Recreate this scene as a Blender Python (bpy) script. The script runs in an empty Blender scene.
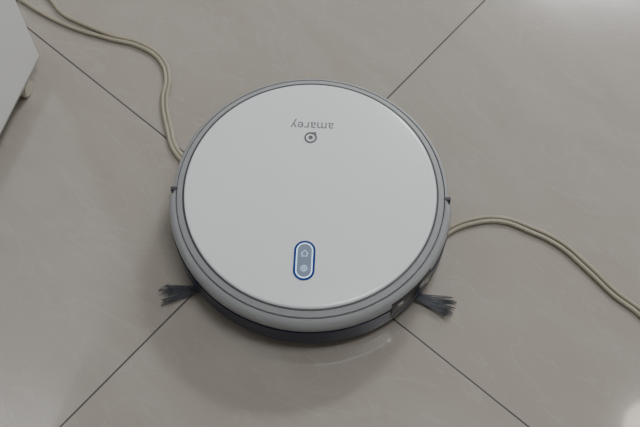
import bpy, bmesh, math, random
from mathutils import Vector, Matrix
random.seed(4)
S=bpy.context.scene
COL=S.collection

# ------------------------------------------------------------ materials
def mat(name,col,rough=.5,metal=0,spec=.5,coat=0,coat_r=.1,noise=0,nscale=40,emit=None,es=0):
    m=bpy.data.materials.new(name); m.use_nodes=True
    nt=m.node_tree; b=nt.nodes['Principled BSDF']
    b.inputs['Base Color'].default_value=(*col,1); b.inputs['Roughness'].default_value=rough
    b.inputs['Metallic'].default_value=metal; b.inputs['Specular IOR Level'].default_value=spec
    b.inputs['Coat Weight'].default_value=coat; b.inputs['Coat Roughness'].default_value=coat_r
    if emit: 
        b.inputs['Emission Color'].default_value=(*emit,1); b.inputs['Emission Strength'].default_value=es
    tc=nt.nodes.new('ShaderNodeTexCoord'); n=nt.nodes.new('ShaderNodeTexNoise')
    n.inputs['Scale'].default_value=nscale; n.inputs['Detail'].default_value=3
    nt.links.new(tc.outputs['Object'],n.inputs['Vector'])
    mx=nt.nodes.new('ShaderNodeMix'); mx.data_type='RGBA'
    k=noise
    mx.inputs[6].default_value=(*[c*(1-k) for c in col],1); mx.inputs[7].default_value=(*[min(1,c*(1+k)) for c in col],1)
    nt.links.new(n.outputs['Fac'],mx.inputs[0]); nt.links.new(mx.outputs[2],b.inputs['Base Color'])
    return m

M_white=mat('lid_white',(.79,.83,.855),.22,noise=.01,coat=.5,coat_r=.1)
M_ring=mat('shell_grey',(.34,.355,.37),.34,noise=.015,nscale=60,spec=.6)
M_groove=mat('groove_dark',(.05,.055,.065),.5)
M_navy=mat('chassis_navy',(.007,.013,.045),.35,noise=.1,spec=.3)
M_black=mat('black_plastic',(.012,.012,.014),.3)
M_gloss=mat('sensor_window',(.01,.01,.014),.26)
M_logo=mat('logo_grey',(.14,.15,.16),.5)
M_btn=mat('button_face',(.22,.28,.38),.3,coat=.4)
M_btnedge=mat('button_border',(.01,.03,.14),.25,emit=(.03,.15,.8),es=.08)
M_led=mat('led_line',(.75,.85,.95),.4,emit=(.45,.72,1),es=.9)
M_bristle=mat('bristle',(.06,.068,.085),.55,noise=.3,nscale=200)
M_cord=mat('cord_beige',(.34,.31,.24),.45,noise=.1,nscale=25)
M_cab=mat('cabinet_white',(.82,.84,.85),.35,noise=.01)
M_cabtrim=mat('cabinet_trim',(.42,.43,.43),.45)
M_caster=mat('caster_cream',(.55,.52,.45),.4)
M_rubber=mat('rubber',(.02,.02,.02),.8)
M_wall=mat('wall_paint',(.56,.55,.53),.8,noise=.02,nscale=6)
M_ceil=mat('ceiling_paint',(.70,.70,.69),.9,noise=.01,nscale=5)
M_trim=mat('trim_paint',(.45,.40,.34),.4,noise=.02)

# floor: polished porcelain tiles with grout
ANG=math.radians(-41.0); CX,CY=-.053,.007; T=.8
def floor_mat():
    m=bpy.data.materials.new('polished_tile'); m.use_nodes=True
    nt=m.node_tree; N=nt.nodes; L=nt.links; b=N['Principled BSDF']
    tc=N.new('ShaderNodeTexCoord')
    sub=N.new('ShaderNodeVectorMath'); sub.operation='SUBTRACT'; sub.inputs[1].default_value=(CX,CY,0)
    L.new(tc.outputs['Object'],sub.inputs[0])
    rot=N.new('ShaderNodeVectorRotate'); rot.rotation_type='Z_AXIS'; rot.inputs['Angle'].default_value=-ANG
    L.new(sub.outputs[0],rot.inputs['Vector'])
    sep=N.new('ShaderNodeSeparateXYZ'); L.new(rot.outputs[0],sep.inputs[0])
    def mth(op,a,bb=None):
        n=N.new('ShaderNodeMath'); n.operation=op
        for i,v in enumerate((a,bb)):
            if v is None: continue
            if isinstance(v,(int,float)): n.inputs[i].default_value=v
            else: L.new(v,n.inputs[i])
        return n.outputs[0]
    ds=[];cells=[]
    for ax in ('X','Y'):
        q=mth('DIVIDE',sep.outputs[ax],T)
        r=mth('ROUND',q); d=mth('ABSOLUTE',mth('SUBTRACT',q,r)); ds.append(mth('MULTIPLY',d,T))
        cells.append(mth('FLOOR',q))
    dist=mth('MINIMUM',ds[0],ds[1])
    mr=N.new('ShaderNodeMapRange'); mr.inputs['From Min'].default_value=.0006; mr.inputs['From Max'].default_value=.0014
    mr.inputs['To Min'].default_value=1; mr.inputs['To Max'].default_value=0
    L.new(dist,mr.inputs['Value']); g=mr.outputs[0]
    # per tile offset so the veins break at the joints
    cb=N.new('ShaderNodeCombineXYZ'); L.new(mth('MULTIPLY',cells[0],7.3),cb.inputs[0]); L.new(mth('MULTIPLY',cells[1],4.7),cb.inputs[1])
    ad=N.new('ShaderNodeVectorMath'); ad.operation='ADD'; L.new(rot.outputs[0],ad.inputs[0]); L.new(cb.outputs[0],ad.inputs[1])
    mp=N.new('ShaderNodeMapping'); mp.inputs['Scale'].default_value=(1,2.6,1); mp.inputs['Rotation'].default_value=(0,0,1.15)
    L.new(ad.outputs[0],mp.inputs[0])
    n1=N.new('ShaderNodeTexNoise'); n1.inputs['Scale'].default_value=3.2; n1.inputs['Detail'].default_value=6; n1.inputs['Roughness'].default_value=.55; n1.inputs['Distortion'].default_value=1.6
    L.new(mp.outputs[0],n1.inputs['Vector'])
    cr=N.new('ShaderNodeValToRGB'); e=cr.color_ramp.elements
    e[0].position=.3; e[0].color=(.352,.322,.284,1)
    e[1].position=.72; e[1].color=(.392,.364,.328,1)
    L.new(n1.outputs['Fac'],cr.inputs[0])
    # fine veins: narrow band where noise ~ .5
    n2=N.new('ShaderNodeTexNoise'); n2.inputs['Scale'].default_value=4.5; n2.inputs['Detail'].default_value=4; n2.inputs['Distortion'].default_value=2.2
    L.new(mp.outputs[0],n2.inputs['Vector'])
    v=mth('ABSOLUTE',mth('SUBTRACT',n2.outputs['Fac'],.5))
    mv=N.new('ShaderNodeMapRange'); mv.inputs['From Min'].default_value=0; mv.inputs['From Max'].default_value=.018
    mv.inputs['To Min'].default_value=.28; mv.inputs['To Max'].default_value=0; L.new(v,mv.inputs['Value'])
    mxv=N.new('ShaderNodeMix'); mxv.data_type='RGBA'; L.new(mv.outputs[0],mxv.inputs[0]); L.new(cr.outputs[0],mxv.inputs[6]); mxv.inputs[7].default_value=(.455,.425,.39,1)
    mx=N.new('ShaderNodeMix'); mx.data_type='RGBA'; L.new(g,mx.inputs[0]); L.new(mxv.outputs[2],mx.inputs[6]); mx.inputs[7].default_value=(.035,.027,.022,1)
    L.new(mx.outputs[2],b.inputs['Base Color'])
    rr=N.new('ShaderNodeMapRange'); rr.inputs['To Min'].default_value=.12; rr.inputs['To Max'].default_value=.8; L.new(g,rr.inputs['Value'])
    L.new(rr.outputs[0],b.inputs['Roughness'])
    b.inputs['Specular IOR Level'].default_value=.8
    b.inputs['Coat Weight'].default_value=1; b.inputs['Coat Roughness'].default_value=.04
    bp=N.new('ShaderNodeBump'); bp.inputs['Distance'].default_value=.0006; bp.inputs['Strength'].default_value=.6; bp.invert=True
    L.new(g,bp.inputs['Height']); L.new(bp.outputs[0],b.inputs['Normal'])
    return m
M_floor=floor_mat()

# ------------------------------------------------------------ helpers
def add(name,me,m,parent=None,smooth=True):
    o=bpy.data.objects.new(name,me); COL.objects.link(o)
    if m: me.materials.append(m)
    if smooth:
        for p in me.polygons: p.use_smooth=True
    if parent: o.parent=parent
    return o
def empty(name,loc=(0,0,0),rz=0):
    e=bpy.data.objects.new(name,None); COL.objects.link(e); e.location=loc; e.rotation_euler=(0,0,rz); e.empty_display_size=.05
    return e
def revolve(name,prof,m,parent,a0=0,a1=360,n=192,closed=False,sharp=35):
    bm=bmesh.new(); full=abs(a1-a0)>=359.9
    steps=n if full else max(4,int(n*abs(a1-a0)/360))
    rings=[]
    for i in range(steps if full else steps+1):
        a=math.radians(a0+(a1-a0)*i/steps)
        rings.append([bm.verts.new((r*math.cos(a),r*math.sin(a),z)) for r,z in prof])
    k=len(prof); cnt=len(rings)
    for i in range(cnt if full else cnt-1):
        A=rings[i];B=rings[(i+1)%cnt]
        for j in range(k if closed else k-1):
            j2=(j+1)%k
            bm.faces.new((A[j],B[j],B[j2],A[j2]))
    if closed and not full:
        bm.faces.new(rings[0]); bm.faces.new(rings[-1][::-1])
    bmesh.ops.remove_doubles(bm,verts=bm.verts,dist=1e-6)
    bmesh.ops.recalc_face_normals(bm,faces=bm.faces)
    for e in bm.edges:
        if len(e.link_faces)==2 and e.calc_face_angle(0)>math.radians(sharp): e.smooth=False
    me=bpy.data.meshes.new(name); bm.to_mesh(me); bm.free()
    return add(name,me,m,parent)
def box(name,size,loc,m,parent=None,bev=0,rz=0):
    bm=bmesh.new(); bmesh.ops.create_cube(bm,size=1)
    bmesh.ops.scale(bm,vec=size,verts=bm.verts)
    if bev: bmesh.ops.bevel(bm,geom=bm.edges,offset=bev,segments=3,affect='EDGES')
    me=bpy.data.meshes.new(name); bm.to_mesh(me); bm.free()
    o=add(name,me,m,parent,False); o.location=loc; o.rotation_euler=(0,0,rz); return o
def capsule(name,w,l,z0,z1,m,parent,loc,hole=None):
    def outline(w,l):
        r=w/2; h=l/2-r; o=[]
        for i in range(25): a=math.pi*i/24; o.append((r*math.cos(a),h+r*math.sin(a)))
        for i in range(25): a=math.pi+math.pi*i/24; o.append((r*math.cos(a),-h+r*math.sin(a)))
        return o
    bm=bmesh.new(); o=outline(w,l); n=len(o)
    t=[bm.verts.new((x,y,z1)) for x,y in o]; b=[bm.verts.new((x,y,z0)) for x,y in o]
    for i in range(n): bm.faces.new((b[i],b[(i+1)%n],t[(i+1)%n],t[i]))
    if hole:
        q=outline(*hole); h=[bm.verts.new((x,y,z1)) for x,y in q]; hb=[bm.verts.new((x,y,z0)) for x,y in q]
        for i in range(n):
            bm.faces.new((t[i],t[(i+1)%n],h[(i+1)%n],h[i])); bm.faces.new((h[i],h[(i+1)%n],hb[(i+1)%n],hb[i]))
    else: bm.faces.new(t)
    bmesh.ops.recalc_face_normals(bm,faces=bm.faces)
    me=bpy.data.meshes.new(name); bm.to_mesh(me); bm.free()
    ob=add(name,me,m,parent,False); ob.location=loc; return ob
def curve_mesh(name,paths,r,m,parent=None,res=6,bez=True,cyc=False):
    cu=bpy.data.curves.new(name,'CURVE'); cu.dimensions='3D'; cu.bevel_depth=r; cu.bevel_resolution=3; cu.resolution_u=res; cu.use_fill_caps=True
    for pts in paths:
        if bez:
            s=cu.splines.new('BEZIER'); s.bezier_points.add(len(pts)-1)
            for bp,p in zip(s.bezier_points,pts): bp.co=p; bp.handle_left_type=bp.handle_right_type='AUTO'
        else:
            s=cu.splines.new('POLY'); s.points.add(len(pts)-1)
            for bp,p in zip(s.points,pts): bp.co=(*p,1)
        s.use_cyclic_u=cyc
    o=bpy.data.objects.new(name+'_c',cu); COL.objects.link(o)
    bpy.context.view_layer.update()
    me=bpy.data.meshes.new_from_object(o.evaluated_get(bpy.context.evaluated_depsgraph_get()))
    bpy.data.objects.remove(o); me.name=name; me.materials.clear()
    return add(name,me,m,parent)

# ------------------------------------------------------------ room
X0,X1,Y0,Y1,H=-1.8,2.2,-1.9,3.6,2.7
def slab(name,x0,x1,y0,y1,z0,z1,m):
    return box(name,(x1-x0,y1-y0,z1-z0),((x0+x1)/2,(y0+y1)/2,(z0+z1)/2),m)
bm=bmesh.new()
vs=[bm.verts.new(c) for c in ((X0,Y0,0),(X1,Y0,0),(X1,Y1,0),(X0,Y1,0))]; bm.faces.new(vs)
r=bmesh.ops.extrude_face_region(bm,geom=bm.faces[:]); bmesh.ops.translate(bm,vec=(0,0,-.05),verts=[v for v in r['geom'] if isinstance(v,bmesh.types.BMVert)])
bmesh.ops.recalc_face_normals(bm,faces=bm.faces)
me=bpy.data.meshes.new('floor'); bm.to_mesh(me); bm.free(); add('floor',me,M_floor,None,False)
slab('ceiling',X0-.1,X1+.1,Y0-.1,Y1+.1,H,H+.1,M_ceil)
slab('wall_left',X0-.1,X0,Y0,Y1,0,H,M_wall); slab('wall_right',X1,X1+.1,Y0,Y1,0,H,M_wall)
slab('wall_back',X0-.1,X1+.1,Y1,Y1+.1,0,H,M_wall); slab('wall_front',X0-.1,X1+.1,Y0-.1,Y0,0,H,M_wall)
slab('baseboard_left',X0,X0+.012,Y0,Y1,0,.09,M_trim); slab('baseboard_right',X1-.012,X1,Y0,Y1,0,.09,M_trim)
slab('baseboard_back',X0+.012,X1-.012,Y1-.012,Y1,0,.09,M_trim); slab('baseboard_front',X0+.012,X1-.012,Y0,Y0+.012,0,.09,M_trim)

# ------------------------------------------------------------ robot vacuum
RB=empty('robot_vacuum',(.001,.006,0),math.radians(-2.5))
revolve('lower_chassis',[(0,.013),(.148,.013),(.1575,.016),(.1605,.022),(.1605,.052),(0,.052)],M_navy,RB)
revolve('upper_shell',[(0,.047),(.161,.050),(.1628,.052),(.1635,.063),(.1622,.0695),(.1595,.0722),(.1583,.0728),(.1578,.0712),(.1570,.0712),(.1565,.0735),(.1505,.0765),(.1496,.0745),(0,.0745)],M_ring,RB)
revolve('shell_groove',[(.1573,.0716),(.1583,.0720)],M_groove,RB)
revolve('lid_gap',[(.1478,.0760),(.1502,.0758)],M_groove,RB)
revolve('top_lid',[(0,.0788),(.1445,.0788),(.1466,.0784),(.1478,.0774),(.148,.074),(0,.074)],M_white,RB,sharp=60)
# front bumper (near half) : light upper band + dark lower band
revolve('bumper_upper',[(.1600,.052),(.1655,.052),(.1668,.054),(.1672,.062),(.1660,.0680),(.1632,.0717),(.1596,.0734),(.1590,.0715)],M_ring,RB,183,357,closed=True)
revolve('bumper_lower',[(.1590,.014),(.1645,.014),(.1674,.018),(.1677,.0518),(.1595,.0518)],M_navy,RB,183,357,closed=True)
for i,a in enumerate((180.5,-.5)):
    a=math.radians(a)
    box('bumper_gap_%d'%(i+1),(.010,.0042,.0300),(.1598*math.cos(a),.1598*math.sin(a),.0583),M_groove,RB,.0006,a)
# sensor window + socket on bumper
revolve('sensor_window',[(.1655,.026),(.1678,.027),(.1682,.046),(.1680,.061),(.1665,.0665),(.1640,.068)],M_gloss,RB,-54,-32,closed=True)
revolve('window_frame',[(.1660,.032),(.1686,.033),(.1687,.035),(.1660,.036)],M_groove,RB,-52,-34,closed=True)
for k,a in enumerate((-50,-38)):
    revolve('sensor_lens_%d'%(k+1),[(.167,.050),(.1688,.052),(.1688,.058),(.167,.060)],M_ring,RB,a-1.3,a+1.3,closed=True)
# button
bx=(-.0025,-.0905)
capsule('button_border',.0245,.0490,.0786,.0794,M_btnedge,RB,(*bx,0))
capsule('button_led_ring',.0190,.0435,.0792,.0797,M_led,RB,(*bx,0),hole=(.0164,.0409))
capsule('button_face',.0164,.0409,.0791,.0799,M_btn,RB,(*bx,0))
def circ(r,cx,cy,z,n=24,a0=0,a1=2*math.pi): return [(cx+r*math.cos(a0+(a1-a0)*i/n),cy+r*math.sin(a0+(a1-a0)*i/n),z) for i in range(n+1)]
curve_mesh('button_icons',[circ(.0034,bx[0],bx[1]-.010,.0801),circ(.0014,bx[0],bx[1]-.010,.0801),
   [(bx[0]-.004,bx[1]+.008,.0801),(bx[0],bx[1]+.0125,.0801),(bx[0]+.004,bx[1]+.008,.0801)],
   [(bx[0]-.0028,bx[1]+.0085,.0801),(bx[0]-.0028,bx[1]+.005,.0801),(bx[0]+.0028,bx[1]+.005,.0801),(bx[0]+.0028,bx[1]+.0085,.0801)]],.00025,M_led,RB,bez=False)
# logo
tx=bpy.data.curves.new('t','FONT'); tx.body='amarey'; tx.size=.0175; tx.align_x='CENTER'; tx.extrude=.0001; tx.space_character=1.02
to=bpy.data.objects.new('t',tx); COL.objects.link(to); bpy.context.view_layer.update()
tm=bpy.data.meshes.new_from_object(to.evaluated_get(bpy.context.evaluated_depsgraph_get())); bpy.data.objects.remove(to)
lo=add('logo_text',tm,M_logo,RB,False); lo.rotation_euler=(0,0,math.pi); lo.location=(-.002,.0925,.0789)
lx,ly=-.0030,.0710
curve_mesh('logo_icon',[circ(.0066,lx,ly,.0789),circ(.0016,lx,ly,.0789)],.0011,M_logo,RB,bez=False)
curve_mesh('logo_tail',[[(lx-.001,ly+.0060,.0789),(lx+.0060,ly+.0075,.0789),(lx+.0060,ly+.002,.0789)]],.0008,M_logo,RB,bez=False)
# wheels
def cyl(name,r,h,loc,m,parent,axis='X'):
    bm=bmesh.new(); bmesh.ops.create_cone(bm,cap_ends=True,segments=40,radius1=r,radius2=r,depth=h)
    bmesh.ops.bevel(bm,geom=[e for e in bm.edges if e.calc_face_angle(0)>1],offset=min(r,h)*.15,segments=2,affect='EDGES')
    me=bpy.data.meshes.new(name); bm.to_mesh(me); bm.free(); o=add(name,me,m,parent,False); o.location=loc
    if axis=='X': o.rotation_euler=(0,math.pi/2,0)
    return o
cyl('drive_wheel_1',.030,.016,(-.11,.0,.030),M_rubber,RB); cyl('drive_wheel_2',.030,.016,(.11,.0,.030),M_rubber,RB)
cyl('front_caster',.011,.012,(0,-.115,.011),M_rubber,RB)
# side brushes
def brush(idx,hx,hy,a_vis,rl):
    cyl('brush_hub_%d'%idx,.011,.008,(hx,hy,.0105),M_black,RB,'Z')
    paths=[]
    for arm in range(3):
        A=a_vis+arm*2*math.pi/3
        hid = arm!=0
        for k in range(50):
            t=random.uniform(-1,1); sp=math.radians(9.5)*t
            ln=rl*(1+random.uniform(-.12,.04))*(.80 if hid else 1)
            z1=(.0075 if hid else .002)+random.uniform(0,.003 if hid else .007)
            st=(hx+.008*math.cos(A)+.0018*t*-math.sin(A),hy+.008*math.sin(A)+.0018*t*math.cos(A),.009)
            b=A+sp*.8; c=A+sp*1.0+random.uniform(-.045,.045)
            zz=.009 if hid else .007
            paths.append([st,(hx+ln*.6*math.cos(b),hy+ln*.6*math.sin(b),zz),(hx+ln*.85*math.cos((b+c)/2),hy+ln*.85*math.sin((b+c)/2),zz-.001),(hx+ln*math.cos(c),hy+ln*math.sin(c),z1)])
    curve_mesh('brush_bristles_%d'%idx,paths,.00034,M_bristle,RB,res=3)
brush(1,-.095,-.094,math.radians(192),.080)
brush(2,.096,-.090,math.radians(-16),.081)

# ------------------------------------------------------------ twin power cord
z=.0030
A=[(-1.74,1.2),(-1.2,.85),(-.75,.5),(-.5,.385),(-.408,.347),(-.378,.326),(-.331,.299),(-.274,.278),(-.232,.265),(-.203,.242),(-.193,.213),(-.195,.182),(-.188,.143),(-.17,.095)]
C=[(-.12,.06),(-.06,.01),(0,-.03),(.06,-.05),(.11,-.05),(.145,-.03),(.167,-.010),(.198,.004),(.236,.007),(.272,-.006),(.307,-.026),(.339,-.059),(.366,-.091),(.392,-.114),(.46,-.18),(.7,-.38),(1.2,-.6),(2.14,-.8)]
B=[(-1.74,1.21),(-1.15,.87),(-.65,.5),(-.45,.42),(-.364,.347),(-.344,.322),(-.31,.302),(-.272,.284),(-.229,.2695),(-.199,.245),(-.188,.213),(-.1895,.182),(-.183,.1435),(-.165,.097)]
D=[(-.112,.068),(-.052,.018),(0,-.022),(.06,-.057),(.113,-.056),(.149,-.036),(.169,-.0155),(.200,-.0015),(.236,.0015),(.269,-.0115),(.303,-.031),(.335,-.064),(.362,-.096),(.388,-.119),(.45,-.195),(.7,-.39),(1.2,-.61),(2.14,-.81)]
CE=empty('power_cord')
curve_mesh('cord_strand_1',[[(x,y,z) for x,y in A+C]],.0029,M_cord,CE,res=10)
curve_mesh('cord_strand_2',[[(x,y,z) for x,y in B+D]],.0029,M_cord,CE,res=10)

# ------------------------------------------------------------ white cabinet on casters
ang=math.atan2(.037,.126)
CB=empty('storage_cabinet',(-.353,.229,0),-ang)
W,Dp,Hh=.42,.48,.62; zb=.03
box('carcass',(W,Dp,Hh-zb-.004),(-W/2,-Dp/2,zb+.004+(Hh-zb-.004)/2),M_cab,CB,.004)
box('base_rim',(W-.004,Dp-.004,.008),(-W/2,-Dp/2,zb+.004),M_cabtrim,CB,.001)
box('top_board',(W+.012,Dp+.012,.018),(-W/2,-Dp/2,Hh+.009),M_cab,CB,.004)
for i in range(3):
    zc=.13+i*.19
    box('drawer_front_%d'%(i+1),(W-.02,.016,.18),(-W/2,-Dp-.008,zc),M_cab,CB,.004)
    box('drawer_handle_%d'%(i+1),(.12,.014,.012),(-W/2,-Dp-.022,zc+.04),M_cabtrim,CB,.003)
for i,(x,y) in enumerate(((-.03,-.045),(-W+.03,-.045),(-.03,-Dp+.045),(-W+.03,-Dp+.045))):
    cyl('caster_wheel_%d'%(i+1),.0125,.014,(x+.018,y+.004,.0125),M_caster,CB)
    box('caster_fork_%d'%(i+1),(.02,.016,.012),(x+.014,y+.004,.026),M_caster,CB,.002)

# ------------------------------------------------------------ lights
def area(name,loc,sx,sy,power,col,shape='RECTANGLE'):
    l=bpy.data.lights.new(name,'AREA'); l.shape=shape; l.size=sx; l.energy=power; l.color=col
    if shape=='RECTANGLE': l.size_y=sy
    o=bpy.data.objects.new(name,l); COL.objects.link(o); o.location=loc
    return o
area('ceiling_light',(1.5,2.9,2.66),.9,.5,98,(.98,.988,1))
area('fill_light',(.5,-.1,2.66),.8,.4,21,(.98,.988,1))  # added overhead fill, placed to stay out of the floor reflection
area('ceiling_light.002',(1.27,.43,2.66),.20,.20,.8,(1,.93,.82),'DISK')
w=bpy.data.worlds.new('World'); S.world=w; w.use_nodes=True
w.node_tree.nodes['Background'].inputs[0].default_value=(.8,.85,.9,1); w.node_tree.nodes['Background'].inputs[1].default_value=.3

# ------------------------------------------------------------ camera
cam=bpy.data.cameras.new('Camera'); co=bpy.data.objects.new('Camera',cam); COL.objects.link(co)
cam.sensor_width=36; cam.lens=56.25; cam.clip_start=.01
co.location=(.0123,-.5409,1.1137); co.rotation_euler=(math.radians(90-63.5),0,0)
S.camera=co
